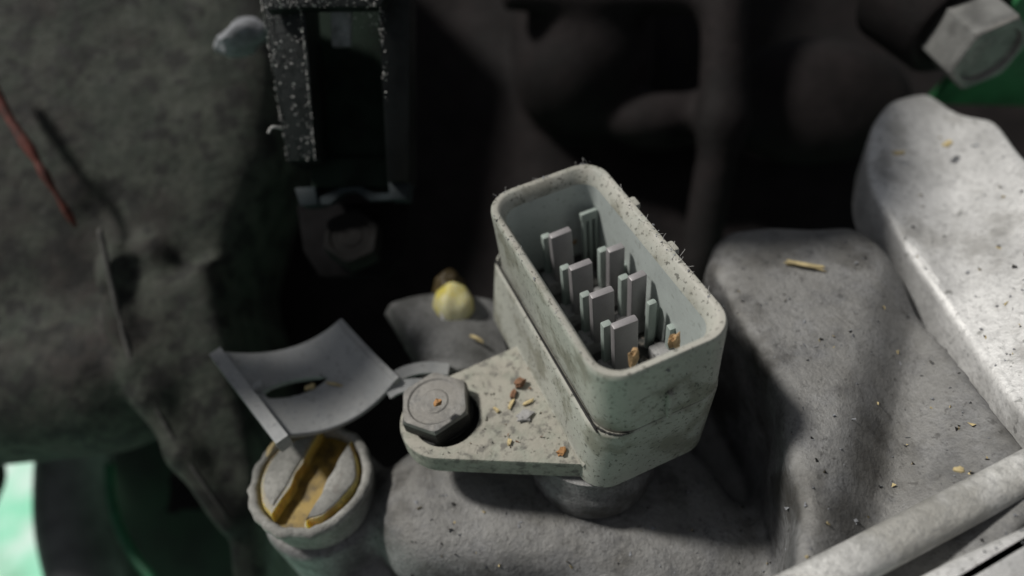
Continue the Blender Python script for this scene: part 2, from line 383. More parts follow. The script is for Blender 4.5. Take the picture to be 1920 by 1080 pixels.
# engine block at the left (grid laid along the camera axes, then turned into the place)
def cpt(px, py, d): return ((px - 960) / F * d, (py - 540) / F * d, d)
lo, hi, h = (-16.0, -11.0, 12.0), (-3.5, 7.5, 20.5), 0.13
X, Y, Z = grid(lo, hi, h)
def cpoly(px, d0): return [((x - 960) / F * d0, (y - 540) / F * d0) for x, y in px]
main = [(-420, -420), (520, -420), (520, 60), (505, 300), (455, 430), (420, 600), (395, 700), (300, 700), (240, 640), (120, 650), (-420, 640)]
pd = sd_poly(X[:, :, 0], Y[:, :, 0], cpoly(main, 15.5))[:, :, None]
front = 15.2 - 0.10 * (Y + 2.0) + 0.10 * (X + 8) + 0.28 * trig_noise(X, Y, 0 * X, 0.9, seed=11)
D = smax(smax(pd, front - Z, 0.7), Z - 19.5, 0.2)
# lower bulging arm
D = smin(D, sd_caps(X, Y, Z, cpt(-330, 760, 16.2), cpt(215, 700, 16.0), 1.75), 0.5)
D = smin(D, sd_caps(X, Y, Z, cpt(-190, 1200, 17.0), cpt(-80, 900, 17.0), 0.95), 0.5)
# casting to the right of the opening
low = [(275, 735), (330, 690), (430, 640), (470, 800), (470, 1200), (470, 1200), (440, 975), (350, 860)]
pl2 = sd_poly(X[:, :, 0], Y[:, :, 0], cpoly([(262, 700), (290, 540), (400, 480), (480, 800), (520, 1200), (462, 1200), (432, 975), (345, 850)], 15.0))[:, :, None]
D = smin(D, smax(smax(pl2, 14.6 - Z + 0.2 * trig_noise(X, Y, 0 * X, 0.7, seed=2), 0.35), Z - 18.5, 0.2), 0.25)
# ridge lines
rp = [(190, 430), (205, 500), (228, 600), (255, 690), (282, 742), (345, 850), (432, 975)]
for i in range(len(rp) - 1):
    D = smin(D, sd_caps(X, Y, Z, cpt(*rp[i], 14.55), cpt(*rp[i + 1], 14.55), 0.26), 0.35)
D = smin(D, sd_caps(X, Y, Z, cpt(285, 480, 15.1), cpt(325, 700, 14.9), 0.42), 0.35)
# hollows
D = smax(D, -sd_ell(X, Y, Z, cpt(150, 390, 14.3), (0.7, 0.8, 0.9)), 0.3)
D = smax(D, -sd_ell(X, Y, Z, cpt(405, 445, 14.3), (0.32, 0.75, 0.7)), 0.25)
D = smax(D, -sd_caps(X, Y, Z, cpt(60, 560, 13.9), cpt(180, 470, 14.1), 0.35), 0.3)
# oblique ribs on the upper part
D = D + 0.05 * trig_noise(X, Y, Z, 0.30, 14, seed=6)
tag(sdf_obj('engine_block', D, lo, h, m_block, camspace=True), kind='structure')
del D, pd, pl2

blk = bpy.data.objects['engine_block']
tube('worn_rib', smooth_path([PD(x - 3, y, 14.30) for x, y in rp], 6), lambda t: 0.055 if t < 0.5 else 0.03, m_rib, blk, 8)
# dark castings behind
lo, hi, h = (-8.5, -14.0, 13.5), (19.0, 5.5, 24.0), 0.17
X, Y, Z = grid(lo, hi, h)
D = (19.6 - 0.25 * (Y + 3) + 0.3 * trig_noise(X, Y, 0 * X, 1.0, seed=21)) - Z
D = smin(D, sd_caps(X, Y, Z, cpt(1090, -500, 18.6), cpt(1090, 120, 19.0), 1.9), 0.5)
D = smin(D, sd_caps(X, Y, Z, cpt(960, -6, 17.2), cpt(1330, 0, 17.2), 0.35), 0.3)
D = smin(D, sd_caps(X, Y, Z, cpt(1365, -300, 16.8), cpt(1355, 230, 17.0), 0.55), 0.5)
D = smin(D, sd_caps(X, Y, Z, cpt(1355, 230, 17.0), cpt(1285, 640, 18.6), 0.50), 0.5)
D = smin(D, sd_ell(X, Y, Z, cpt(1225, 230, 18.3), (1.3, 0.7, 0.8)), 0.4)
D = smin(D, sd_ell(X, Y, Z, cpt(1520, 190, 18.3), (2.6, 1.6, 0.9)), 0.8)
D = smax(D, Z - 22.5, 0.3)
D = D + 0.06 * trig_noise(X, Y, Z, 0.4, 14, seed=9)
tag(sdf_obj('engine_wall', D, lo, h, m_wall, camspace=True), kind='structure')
del D

# ------------------------------------------------------------------ the electrical connector
root = empty('electrical_connector', (1.6, 0.7, -0.4), 'grey-green plastic electrical connector housing with open rounded top and rows of metal blades', 'connector')
N8 = 8
# base and shroud are one moulding: the stepped lower body, then the open upper shroud
rings = [rrect(0.50, 2.46, -1.24, 2.80, 0.40, -0.42), rrect(0.44, 2.52, -1.30, 2.86, 0.45, -0.36), rrect(0.62, 2.665, -1.295, 2.84, 0.46, 0.88),
         rrect(0.635, 2.67, -1.292, 2.83, 0.46, 0.93), rrect(0.665, 2.66, -1.275, 2.82, 0.46, 0.955), rrect(0.735, 2.63, -1.245, 2.78, 0.44, 0.92)]
v, f = loft(rings, True, False); mesh_obj('lower_body', v, f, m_plastic, root, True, 40)
zr = 2.2
o_ = [(0.735, 2.655, -1.265, 2.785, 0.44)]
rings = [rrect(0.735, 2.66, -1.27, 2.79, 0.44, 0.95), rrect(0.715, 2.69, -1.24, 2.78, 0.45, 1.6), rrect(0.695, 2.705, -1.225, 2.775, 0.45, 2.12),
         rrect(0.70, 2.70, -1.22, 2.77, 0.45, 2.17), rrect(0.725, 2.675, -1.195, 2.745, 0.43, 2.205), rrect(0.78, 2.62, -1.14, 2.69, 0.40, 2.205),
         rrect(0.81, 2.585, -1.105, 2.655, 0.38, 2.185), rrect(0.88, 2.49, -1.03, 2.57, 0.33, 2.02), rrect(0.89, 2.475, -1.02, 2.56, 0.32, 1.98)]
v, f = loft(rings); mesh_obj('shroud', v, f, m_plastic, root, True, 50)
rings = [rrect(0.89, 2.475, -1.02, 2.56, 0.32, 1.982), rrect(0.92, 2.45, -0.99, 2.52, 0.30, 0.36), rrect(0.96, 2.40, -0.95, 2.48, 0.28, 0.36)]
v, f = loft(rings); mesh_obj('inner_wall', v, f, m_plastic_in, root, True, 40)
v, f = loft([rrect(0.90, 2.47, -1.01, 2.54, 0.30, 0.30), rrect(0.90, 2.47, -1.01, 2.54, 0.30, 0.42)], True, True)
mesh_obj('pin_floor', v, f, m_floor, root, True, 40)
v, f = loft([[(0.95 + r * math.cos(math.pi * k / 24), -0.30 + r * math.sin(math.pi * k / 24), z) for k in range(48)] for r, z in ((1.02, -1.35), (1.02, -0.86), (0.97, -0.80), (0.93, -0.41))], True, True)
mesh_obj('neck', v, f, m_alu, root, True, 40)
# ribs, tabs
box('front_rib', (1.66, -1.275, 1.25), (0.075, 0.10, 0.55), m_plastic, root, bev=0.02)
for y in (1.62, 0.52):
    box('tab', (2.74, y, 2.06), (0.16, 0.22, 0.14), m_plastic, root, bev=0.04)
# grime packed into the step between shroud and body, and streaks on the front
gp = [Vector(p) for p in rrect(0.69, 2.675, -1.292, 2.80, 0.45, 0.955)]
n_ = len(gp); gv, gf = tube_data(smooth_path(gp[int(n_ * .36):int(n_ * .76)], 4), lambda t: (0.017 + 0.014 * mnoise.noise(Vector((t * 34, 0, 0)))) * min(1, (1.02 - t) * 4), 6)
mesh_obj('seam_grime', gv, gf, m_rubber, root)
# flange
BC = Vector((-1.08, 0.73, 0.0)); fr = 0.71
fpts = []
t0 = Vector((0.60, -0.985)); dirn = Vector((0.49 + 1.63, -0.93 - 0.20)).normalized(); nf = Vector((dirn.y, -dirn.x))   # outward normal of the front edge
a0 = math.atan2(nf.y, nf.x); a1 = math.pi / 2
A0, A1 = a0 % (2 * math.pi), a1
steps = 22
arc = [A0 - (A0 - A1) * k / steps for k in range(steps + 1)]
outline = [Vector((0.62, -1.02))] + [Vector((BC.x + fr * math.cos(a), BC.y + fr * math.sin(a))) for a in arc] + [Vector((0.62, 1.50))]
fl = bmesh.new()
hole = [Vector((BC.x + 0.04 + 0.53 * math.cos(2 * math.pi * k / 40), BC.y - 0.01 + 0.53 * math.sin(2 * math.pi * k / 40))) for k in range(40)]
def ringv(bm, pts, z, k=1.0, c=None):
    return [bm.verts.new((p.x, p.y, z)) for p in pts]
def inset(pts, d):
    n = len(pts); out = []
    for i in range(n):
        p, a, b = pts[i], pts[i - 1], pts[(i + 1) % n]
        n1 = Vector(((p - a).y, -(p - a).x)).normalized(); n2 = Vector(((b - p).y, -(b - p).x)).normalized()
        m_ = (n1 + n2).normalized(); out.append(p + m_ * (d / max(m_.dot(n1), 0.3)))
    return out
ori = sum(outline[i - 1].cross(outline[i]) for i in range(len(outline)))
sgn = 1 if ori < 0 else -1                                            # towards the inside
o0 = ringv(fl, outline, -0.40); o1 = ringv(fl, outline, -0.05); o2 = ringv(fl, inset(outline, 0.012 * sgn), -0.018); o3 = ringv(fl, inset(outline, 0.045 * sgn), 0.0)
for A, B in ((o0, o1), (o1, o2), (o2, o3)):
    for i in range(len(A)):
        fl.faces.new((A[i - 1], A[i], B[i], B[i - 1]))
h0 = ringv(fl, hole, 0.0); h1 = ringv(fl, [BC.to_2d() + Vector((0.04, -0.01)) + (p - BC.to_2d() - Vector((0.04, -0.01))) * 0.97 for p in hole], -0.03)
h2 = ringv(fl, [p for p in hole], -0.30)
for A, B in ((h0, h1), (h1, h2)):
    for i in range(len(A)): fl.faces.new((A[i - 1], A[i], B[i], B[i - 1]))
edges = [fl.edges.get((o3[i - 1], o3[i])) for i in range(len(o3))] + [fl.edges.get((h0[i - 1], h0[i])) for i in range(len(h0))]
bmesh.ops.triangle_fill(fl, use_beauty=True, use_dissolve=False, edges=[e for e in edges if e])
fl.faces.new(list(reversed(o0)))
bm_obj('flange', fl, m_flange, root, True, 40)
# gusset where flange meets body
sl = bmesh.new(); box_bm(sl, Vector((0.56, 0.25, -0.02)), (0.16, 2.5, 0.10), Matrix.Rotation(math.radians(35), 3, 'Y'), 0.03); bm_obj('gusset', sl, m_plastic, root)
sv, sf = loft([[(BC.x + 0.04 + r * math.cos(2 * math.pi * k / 40), BC.y - 0.01 + r * math.sin(2 * math.pi * k / 40), z) for k in range(40)] for r, z in ((0.525, -0.34), (0.525, -0.22), (0.40, -0.20))], True, True)
mesh_obj('bolt_seat', sv, sf, m_rubber, root, True, 40)  # black seat: the bolt's shadow in the recess is put into the colour

# blades, posts, sockets
TZ = 1.70
blades = [((1030, 443), 0.37), ((1067, 503), 0.37), ((1106, 555), 0.37), ((1147, 612), 0.39), ((1139, 469), 0.27), ((1180, 522), 0.27)]
bmh = bmesh.new(); box_bm(bmh, Vector((0.185, 0, -0.64)), (0.37, 0.135, 1.28), None, 0.03, 2); blade_me = None
first = None
for i, ((px, py), w) in enumerate(blades):
    p = PZ(px, py, TZ)
    if first is None:
        first = bm_obj('terminal_blade', bmh, m_pin, root); first.matrix_parent_inverse = Matrix.Identity(4); o = first
    else:
        o = first.copy(); COL.objects.link(o); o.parent = root
    o.location = Vector((p.x, p.y, TZ)) - root.location; o.scale = (w / 0.37, 1, 1)
    o.rotation_euler = (random.uniform(-.015, .015), random.uniform(-.015, .015), random.uniform(-.04, .04))
    # guide post behind, socket at the foot
    box('guide_post', (p.x + 0.02, p.y + 0.20, (0.40 + TZ - 0.16) / 2), (0.15, 0.12, TZ - 0.16 - 0.40), m_post, root, bev=0.025)
    bm = bmesh.new(); box_bm(bm, Vector((p.x + w / 2 - 0.06, p.y + 0.08, 0.55)), (w + 0.26, 0.38, 0.30), None, 0.03, 1, 0.82)
    bm_obj('socket', bm, m_socket, root)
p = PZ(1222, 565, 1.5)
box('guide_post', (p.x, p.y, 0.95), (0.15, 0.11, 1.10), m_post, root, bev=0.04)
box('guide_post', (p.x + 0.10, p.y + 0.10, 0.85), (0.10, 0.08, 0.9), m_post, root, bev=0.02)
box('socket', (p.x + 0.08, p.y - 0.30, 0.54), (0.40, 0.30, 0.26), m_socket, root, bev=0.03)
# keying bracket in the back corner
kp = PZ(1105, 395, 1.75)
kb = bmesh.new()
box_bm(kb, Vector((2.30, 2.28, 1.50)), (0.30, 0.10, 0.16), Matrix.Rotation(math.radians(-12), 3, 'X'), 0.02)
for dx in (-0.11, 0.0, 0.11): box_bm(kb, Vector((2.30 + dx, 2.26, 0.92)), (0.06, 0.09, 1.05), None, 0.015)
bm_obj('key_rib', kb, m_post, root)
for y in (1.35, 0.35, -0.10): box('wall_rib', (2.42, y, 0.75), (0.10, 0.12, 0.8), m_post, root, bev=0.02)

# ------------------------------------------------------------------ hex bolts
def hexbolt(name, base, axis, af, ht, rot, mhead, label, group=None, flange_r=None, fl_h=0.08, dish=0.05, mfl=None, mside=None):
    rt = empty(name, base, label, 'bolt', group); B = basis(axis)
    def circ(r, z, n=48): return [(r * math.cos(2 * math.pi * k / n), r * math.sin(2 * math.pi * k / n), z) for k in range(n)]
    def hexr(a, z, n=48):
        out = []
        for k in range(n):
            t = 2 * math.pi * k / n; u = (t % (math.pi / 3)) - math.pi / 6
            r = a / 2 / math.cos(u); r = min(r, a / 2 * 1.15); out.append((r * math.cos(t), r * math.sin(t), z))
        return out
    def rounded(a, z, lim): 
        return [(x * min(1, lim / math.hypot(x, y)), y * min(1, lim / math.hypot(x, y)), z) for x, y, _ in hexr(a, z)]
    z0 = fl_h if flange_r else 0.0
    rings = [hexr(af, z0), hexr(af, ht - 0.07), rounded(af * 0.985, ht - 0.035, af / 2 * 1.11), rounded(af * 0.965, ht - 0.008, af / 2 * 1.075), rounded(af * 0.94, ht, af / 2 * 1.04),
             circ(af / 2 * 0.84, ht), circ(af / 2 * 0.78, ht - dish), circ(af / 2 * 0.45, ht - dish), circ(af / 2 * 0.40, ht - dish + 0.015), circ(af / 2 * 0.12, ht - dish + 0.015)]
    v, f = loft(rings, True, True)
    ho = None
    Mx = Matrix.Translation(base) @ B.to_4x4() @ Matrix.Rotation(rot, 4, 'Z')
    ho = mesh_obj('head', [Mx @ Vector(p) for p in v], f, mhead, rt, True, 28)
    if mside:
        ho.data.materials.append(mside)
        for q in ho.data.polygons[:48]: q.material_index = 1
    if flange_r:
        v, f = loft([circ(flange_r, 0), circ(flange_r, fl_h * 0.6), circ(flange_r - 0.03, fl_h * 0.9), circ(af * 0.55, fl_h * 1.5), circ(af * 0.40, fl_h * 1.5)], True, True)
        mesh_obj('washer', [Mx @ Vector(p) for p in v], f, mfl or mhead, rt, True, 30)
    return rt
pt = PZ(816, 752, 0.29)
hexbolt('hex_bolt', Vector((pt.x, pt.y, -0.19)), Vector((-0.03, 0.03, 1)), 1.02, 0.48, math.radians(27), m_bolt, 'grimy dark hex bolt head holding down the connector flange, an orange crumb on it', flange_r=0.50, mfl=m_rubber, dish=0.022, mside=m_rubber)  # sides and washer blackened: oil, plus shade painted on faces turned from the sun
cdir = Vector(R @ np.array([0.05, -0.25, -1.0]))
hexbolt('hex_bolt', PD(668, 460, 14.1), cdir, 0.98, 0.62, math.radians(8), m_bolt_dark, 'black hex bolt head in shadow below the tall dark clip', dish=0.03)
hexbolt('hex_bolt', PD(1797, 50, 14.4), Vector(R @ np.array([0.258, 0.769, -0.586])), 1.42, 1.0, math.radians(14), m_bolt, 'pale silver hex bolt head in the top right corner', dish=0.10, flange_r=0.85, mfl=m_bolt_dark, mside=m_bolt_sunlit)  # sides paler than the end face: sunlight put into their colour
# boss that carries the top-right bolt, and the green bracket behind it
ax = Vector(R @ np.array([0.258, 0.769, -0.586])).normalized()
bb = PD(1803, 52, 14.4)
v, f = loft([[(bb - ax * q) + basis(ax) @ Vector((r * math.cos(t * math.pi / 16), r * math.sin(t * math.pi / 16), 0)) for t in range(32)] for q, r in ((1.6, 1.3), (0.12, 1.12), (0.01, 1.02))], True, True)
tag(mesh_obj('bolt_boss', v, f, m_wall, None, True, 40), 'dark round casting boss under the pale silver bolt', 'casting boss')
gb = bmesh.new(); pc = PD(2050, 95, 16.2); box_bm(gb, pc, (5.8, 0.25, 3.4), basis(Vector(R @ np.array([0.1, -0.5, -0.9])), Vector(R @ np.array([0, -1, 0]))), 0.05)
tag(bm_obj('green_bracket', gb, m_green), 'dark green painted bracket behind the pale silver bolt', 'bracket')

# ------------------------------------------------------------------ slotted yellow plug in its collar
pr_ = empty('slotted_plug', (PC.x, PC.y, -1.4), 'round yellow plug caked with grey dust, a wide slot across it, left of the flange', 'plug')
def lathe(prof, c, n=56, jit=0.0, seed=0):
    rs = random.Random(seed); rings = []
    js = [rs.uniform(-1, 1) for _ in range(n)]
    for r, z, k in prof:
        rings.append([(c.x + (r + k * jit * js[t]) * math.cos(2 * math.pi * t / n), c.y + (r + k * jit * js[t]) * math.sin(2 * math.pi * t / n), z + k * jit * 0.6 * js[(t * 7) % n]) for t in range(n)])
    return rings
v, f = loft(lathe([(0.86, -1.8, 0), (0.87, -1.08, 0.3), (0.90, -1.0, 1), (0.96, -0.985, 1.6), (1.03, -1.03, 1.6), (1.04, -1.14, 1.0), (0.97, -1.24, 0.6), (0.95, -1.85, 0)], PC, jit=0.022, seed=3), closed=True)
mesh_obj('collar', v, f, m_plugtop, pr_, True, 60)
v, f = loft(lathe([(0.85, -1.62, 0), (0.85, -1.55, 0)], PC), True, True); v = [(a, b, c + 0.33) for a, b, c in v]; mesh_obj('slot_floor', v, f, m_smear, pr_, True, 40)
s0 = PZ(592, 830, -1.0).to_2d(); s1 = PZ(516, 962, -1.0).to_2d(); sd_ = (s1 - s0).normalized(); sn = Vector((-sd_.y, sd_.x))
if sn.x < 0: sn = -sn
sc = PC.to_2d()
off = (s0 - sc).dot(sn)                                             # left wall of the slot, measured along sn
def lobe(lo_, hi_, rad):
    """part of the disc with lo_ < along-sn < hi_, rounded corners"""
    P = []
    for k in range(240):
        t = 2 * math.pi * k / 240; P.append(Vector((rad * math.cos(t), rad * math.sin(t))))
    Q = [p for p in P]
    out = []
    for p in Q:
        a = p.dot(sn); b = p.dot(sd_); a2 = min(max(a, lo_), hi_); out.append(sc + sn * a2 + sd_ * b)
    # rounding by repeated averaging
    out = [p + (p - sc) * 0.05 * mnoise.noise(Vector((p.x * 2.2, p.y * 2.2, hi_))) for p in out]
    for _ in range(60): out = [(out[i - 1] + out[i] * 2 + out[(i + 1) % len(out)]) / 4 for i in range(len(out))]
    out = [p + (p - sc).normalized() * 0.035 * mnoise.noise(Vector((p.x * 3.0, p.y * 3.0, hi_ * 0.1))) + sn * 0.05 * mnoise.noise(Vector((p.x * 2.0, p.y * 2.6, 4.0))) for p in out]
    return out
for nm, lo_, hi_ in (('plug_half', -9, off), ('plug_half', off + 0.58, 9)):
    ol = lobe(lo_, hi_, 0.83); c2 = sum(ol, Vector((0, 0))) / len(ol)
    def shr(d): return [c2 + (p - c2) * (1 - d) for p in ol]
    rings = [[(p.x, p.y, z) for p in shr(d)] for d, z in ((0.0, -1.56), (0.0, -1.08), (0.03, -1.0), (0.07, -0.965))]
    v, f = loft(rings, True, True); hb = mesh_obj(nm, v, f, m_yellow, pr_, True, 40)
    if lo_ == -9:
        c2 = c2 - sn * 0.16 - sd_ * 0.10
        ol = [c2 + (p - c2) * 0.90 for p in ol]
        for _ in range(60): ol = [(ol[i - 1] + ol[i] * 2 + ol[(i + 1) % len(ol)]) / 4 for i in range(len(ol))]
    else:
        c2 = c2 - sd_ * 0.06
    rings = [[(p.x, p.y, z + 0.012 * mnoise.noise(Vector((p.x * 4, p.y * 4, 0)))) for p in shr(d)] for d, z in ((0.09, -0.98), (0.105, -0.945), (0.19, -0.925), (0.5, -0.91))]
    v, f = loft(rings, True, True); dd = mesh_obj('dust_cake', v, f, m_plugtop, hb, True, 40); dd.matrix_parent_inverse = hb.matrix_basis.inverted(); dd.matrix_parent_inverse = Matrix.Translation(pr_.location).inverted() @ Matrix.Translation(pr_.location)

# ------------------------------------------------------------------ grey cable channel with a crescent slot
ch = empty('cable_channel', (-2.8, 2.6, -0.9), 'dusty grey curved plastic cable channel with a crescent slot, above the yellow plug', 'cable channel')
FL = PZ(535, 818, -0.30); FR = PZ(742, 716, -0.15); BL = PZ(416, 662, -0.05); BR = PZ(634, 604, -0.05)
def gut(s, t):                                                       # s across, t from front to back
    a = FL.lerp(FR, s); b = BL.lerp(BR, s); p = a.lerp(b, t); p.z = a.z + (b.z - a.z) * max(t, 0) ** 1.5
    p.z -= 0.42 * 4 * s * (1 - s) * (1 - 0.15 * t) + 0.05 * math.sin(3 * t)
    return p
ns, ntt = 130, 110
bm = bmesh.new(); vv = {}
def slot(s, t):
    tc_ = 0.50 + 0.10 * (s - 0.3); return 0.07 < s < 0.62 and abs(t - tc_ - 0.05 * math.cos((s - 0.34) * 5)) < 0.095 * math.sin(math.pi * min(max((s - 0.02) / 0.60, 0), 1)) ** 0.7
for i in range(ns + 1):
    for j in range(ntt + 1): vv[i, j] = bm.verts.new(gut(i / ns, j / ntt))
for i in range(ns):
    for j in range(ntt):
        if not slot((i + .5) / ns, (j + .5) / ntt): bm.faces.new((vv[i, j], vv[i + 1, j], vv[i + 1, j + 1], vv[i, j + 1]))
for q in [q for q in bm.verts if not q.link_faces]: bm.verts.remove(q)
co = bm_obj('channel_sheet', bm, m_channel, ch, True, None)
md = co.modifiers.new('thick', 'SOLIDIFY'); md.thickness = 0.09; md.offset = 0
def strip(name, fn, a, b, m, parent): return sweep(name, fn, [(-a, -b), (a, -b), (a, b), (-a, b)], Vector((0, 0, 1)), m, parent)
strip('rim', [gut(0.0, t / 12) + Vector((-0.08, 0, 0.03)) for t in range(-1, 13)], 0.11, 0.13, m_channel, ch)
strip('rim', [gut(1.0, t / 12) + Vector((0.03, 0, 0.0)) for t in range(0, 13)], 0.05, 0.06, m_channel, ch)
lipp = [gut(s, 0.50 + 0.10 * (s - 0.3) + 0.12 * math.sin(math.pi * (s - 0.02) / 0.60) ** 0.7 + 0.01) + Vector((0, 0, 0.05)) for s in np.linspace(0.05, 0.58, 16)]
sweep('slot_lip', lipp, [(-0.035, -0.05), (0.035, -0.05), (0.035, 0.05), (-0.035, 0.05)], Vector((0, 0, 1)), m_channel, ch)
box('stop_nub', gut(0.05, 0.56) + Vector((0.02, 0, 0.10)), (0.26, 0.14, 0.14), m_channel, ch, rot=Matrix.Rotation(math.radians(20), 3, 'Z'), bev=0.04)
tag(tube('added_shade_pipe', smooth_path([Vector(q) for q in ((-15, 7.8, 6.6), (-11, 7.2, 7.0), (-8.0, 6.8, 7.2), (-6.3, 6.6, 7.3), (-5.8, 6.9, 8.0), (-7.0, 8.3, 9.8), (-9.0, 10, 13))], 6), 0.80, m_wall, None, 20), kind='structure')  # added out of view, only to shade the rear of the cable channel
tag(tube('added_shade_pipe', smooth_path([PZ(*q, 0.3) + SUN_DIR * L_ for q, L_ in (((1300, 300), 9.5), ((1375, 405), 7.5), ((1470, 412), 7.0), ((1560, 395), 7.0), ((1610, 310), 7.5), ((1620, 150), 9.0))], 6), 0.85, m_wall, None, 20), kind='structure')  # second unseen pipe, added to darken the back of the right plate
# hooks to the second, domed cover
c2 = empty('domed_cover', (-0.7, 3.2, -1.2), 'grey domed cable cover with two small hooks, behind the dark flange bolt', 'cable cover')
DL0 = PZ(790, 702, -0.55); DL1 = PZ(722, 585, -0.55); DR0 = PZ(965, 690, -0.55); DR1 = PZ(930, 560, -0.55)
bm = bmesh.new(); vv = {}
for i in range(31):
    for j in range(21):
        s, t = i / 30, j / 20; p = DL0.lerp(DR0, s).lerp(DL1.lerp(DR1, s), t * 1.15 - 0.05); p.z += 0.30 * math.sin(math.pi * s) - 0.5 * max(0, 0.08 - s) * 6 - 0.25 * s
        vv[i, j] = bm.verts.new(p)
for i in range(30):
    for j in range(20): bm.faces.new((vv[i, j], vv[i + 1, j], vv[i + 1, j + 1], vv[i, j + 1]))
co = bm_obj('dome_sheet', bm, m_cover, c2, True, None); md = co.modifiers.new('thick', 'SOLIDIFY'); md.thickness = 0.09; md.offset = -1
for q in (((842, 694), (800, 690), (760, 698), (728, 716)), ((800, 722), (770, 722), (745, 728), (728, 738))):
    pts = smooth_path([PZ(*a, -0.32 + 0.04 * math.sin(k * 1.3)) for k, a in enumerate(q)], 5)
    sweep('hook', pts, [(-0.10, -0.05), (0.10, -0.05), (0.10, 0.05), (-0.10, 0.05)], Vector((0, -0.4, 1)).normalized(), m_channel, c2)

# ------------------------------------------------------------------ pale yellow knob in the shadow behind
yk = empty('yellow_knob', PD(845, 575, 13.6), 'blurred pale yellow knob with brown collar in the dark gap left of the connector', 'knob')
def lump(c, r, seed, amp=0.18, fx=1.0, sub=3):
    b_ = bmesh.new(); bmesh.ops.create_icosphere(b_, subdivisions=sub, radius=1)
    for q in b_.verts:
        d = q.co.normalized(); k = 1 + amp * mnoise.noise(d * 1.7 * fx + Vector((seed, 0, 0))) * 2
        q.co = Vector((d.x * r[0] * k, d.y * r[1] * k, d.z * r[2] * k))
    return b_
def put(b_, c, B): 
    for q in b_.verts: q.co = Vector(c) + B @ q.co
CB = Matrix([[R[i][j] for j in range(3)] for i in range(3)])          # camera axes as a rotation
b_ = lump(None, (0.40, 0.44, 0.40), 3.0, 0.08, sub=4); put(b_, PD(850, 574, 13.4), CB); bm_obj('knob_head', b_, m_foam, yk)
b_ = lump(None, (0.30, 0.36, 0.34), 8.0, 0.10, sub=4); put(b_, PD(842, 542, 13.75), CB); bm_obj('collar', b_, m_amber, yk)
tube('fibre_curl', smooth_path([PD(802, 604, 13.2), PD(812, 612, 13.15), PD(825, 611, 13.15), PD(832, 598, 13.1), PD(828, 585, 13.1)], 6), 0.045, m_white, yk, 6)

# ------------------------------------------------------------------ tall dark clip at the top
cl = empty('wiring_clip', PD(640, 380, 13.2), 'tall black clip housing with a dusty left side, hanging at the top of the picture', 'clip')
def cquad(name, quad, d, thick, m, parent, bev=0.02):
    """slab whose front outline is given by picture corners at distance d (one value or one per corner)"""
    ds = d if isinstance(d, (list, tuple)) else [d] * len(quad)
    fr_ = [PD(x, y, dd) for (x, y), dd in zip(quad, ds)]; bk = [p + Vector(R[:, 2]) * thick for p in fr_]
    b2 = bmesh.new(); A = [b2.verts.new(p) for p in fr_]; Bv = [b2.verts.new(p) for p in bk]; n = len(A)
    b2.faces.new(A); b2.faces.new(list(reversed(Bv)))
    for i in range(n): b2.faces.new((A[i - 1], A[i], Bv[i], Bv[i - 1]))
    bmesh.ops.recalc_face_normals(b2, faces=b2.faces)
    if bev: bmesh.ops.bevel(b2, geom=list(b2.edges), offset=bev, segments=2, profile=0.5, affect='EDGES')
    return bm_obj(name, b2, m, parent)
cquad('back_panel', [(555, -60), (725, -60), (735, 345), (585, 345)], 13.6, 0.25, m_clip_green, cl)
cquad('left_wall', [(484, -60), (566, -60), (592, 296), (538, 304)], [12.2, 12.0, 12.7, 12.9], 1.0, m_clip_dark, cl, 0.03)
cquad('right_wall', [(706, -60), (768, -60), (768, 340), (726, 340)], [12.1, 12.3, 13.1, 12.9], 0.9, m_clip_dark, cl, 0.03)
cquad('top_lip', [(484, -60), (766, -60), (712, 12), (560, 14), (500, 20)], 11.95, 0.25, m_clip_dark, cl, 0.03)
cquad('tongue', [(617, -40), (659, -40), (656, 84), (622, 86)], [12.3, 12.3, 12.9, 12.9], 0.15, m_dust_sunspot, cl, 0.02)
for q in ([(552, 352), (590, 350), (596, 384), (562, 386)], [(728, 338), (768, 338), (764, 374), (730, 374)]):
    cquad('foot', q, 13.2, 0.6, m_clip_blue, cl, 0.02)
cquad('cross_bar', [(592, 374), (640, 352), (676, 350), (700, 362), (732, 362), (732, 374), (692, 376), (664, 358), (642, 362), (618, 382), (592, 384)], 13.25, 0.3, m_clip_blue, cl, 0.0)
cquad('lower_plate', [(556, 384), (768, 374), (760, 470), (724, 520), (600, 520), (568, 470)], 14.15, 0.35, m_near_black, cl, 0.05)
cquad('lower_block', [(580, 296), (728, 296), (734, 352), (584, 352)], 13.4, 0.4, m_clip_green, cl, 0.03)
# pale lug beside it: a sunlit spot put into its dusty colour
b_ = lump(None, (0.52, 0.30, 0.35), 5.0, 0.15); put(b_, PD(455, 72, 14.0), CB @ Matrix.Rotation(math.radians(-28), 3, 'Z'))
tag(bm_obj('sunlit_spot_lug', b_, m_dust_sunspot), 'small pale dusty lug painting a sunlit spot beside the left wall of the tall clip', 'sunlit spot')
# lint and dust on the clip: nobody could count it
def specks(name, pts, m, smin_, smax_, label=None):
    vs, fs = [], []
    for p in pts:
        r = random.uniform(smin_, smax_); e = [Vector((random.uniform(-1, 1), random.uniform(-1, 1), random.uniform(-1, 1))).normalized() * r * random.uniform(0.5, 1.5) for _ in range(4)]
        k = len(vs); vs += [p + q for q in e]; fs += [(k, k + 1, k + 2), (k, k + 2, k + 3), (k, k + 3, k + 1), (k + 1, k + 3, k + 2)]
    o = mesh_obj(name, vs, fs, m, None, False); return tag(o, kind='stuff')
pts = []
for _ in range(480):
    t = random.random() ** 1.3; u = random.random() ** 1.2
    if random.random() < 0.6: u = random.choice((0.02, 0.98))
    x = (486 + 52 * t) * (1 - u) + (562 + 30 * t) * u; y = -10 + 312 * t
    pts.append(PD(x, y, (12.2 + 0.7 * t) * (1 - u) + (12.0 + 0.7 * t) * u - 0.02))
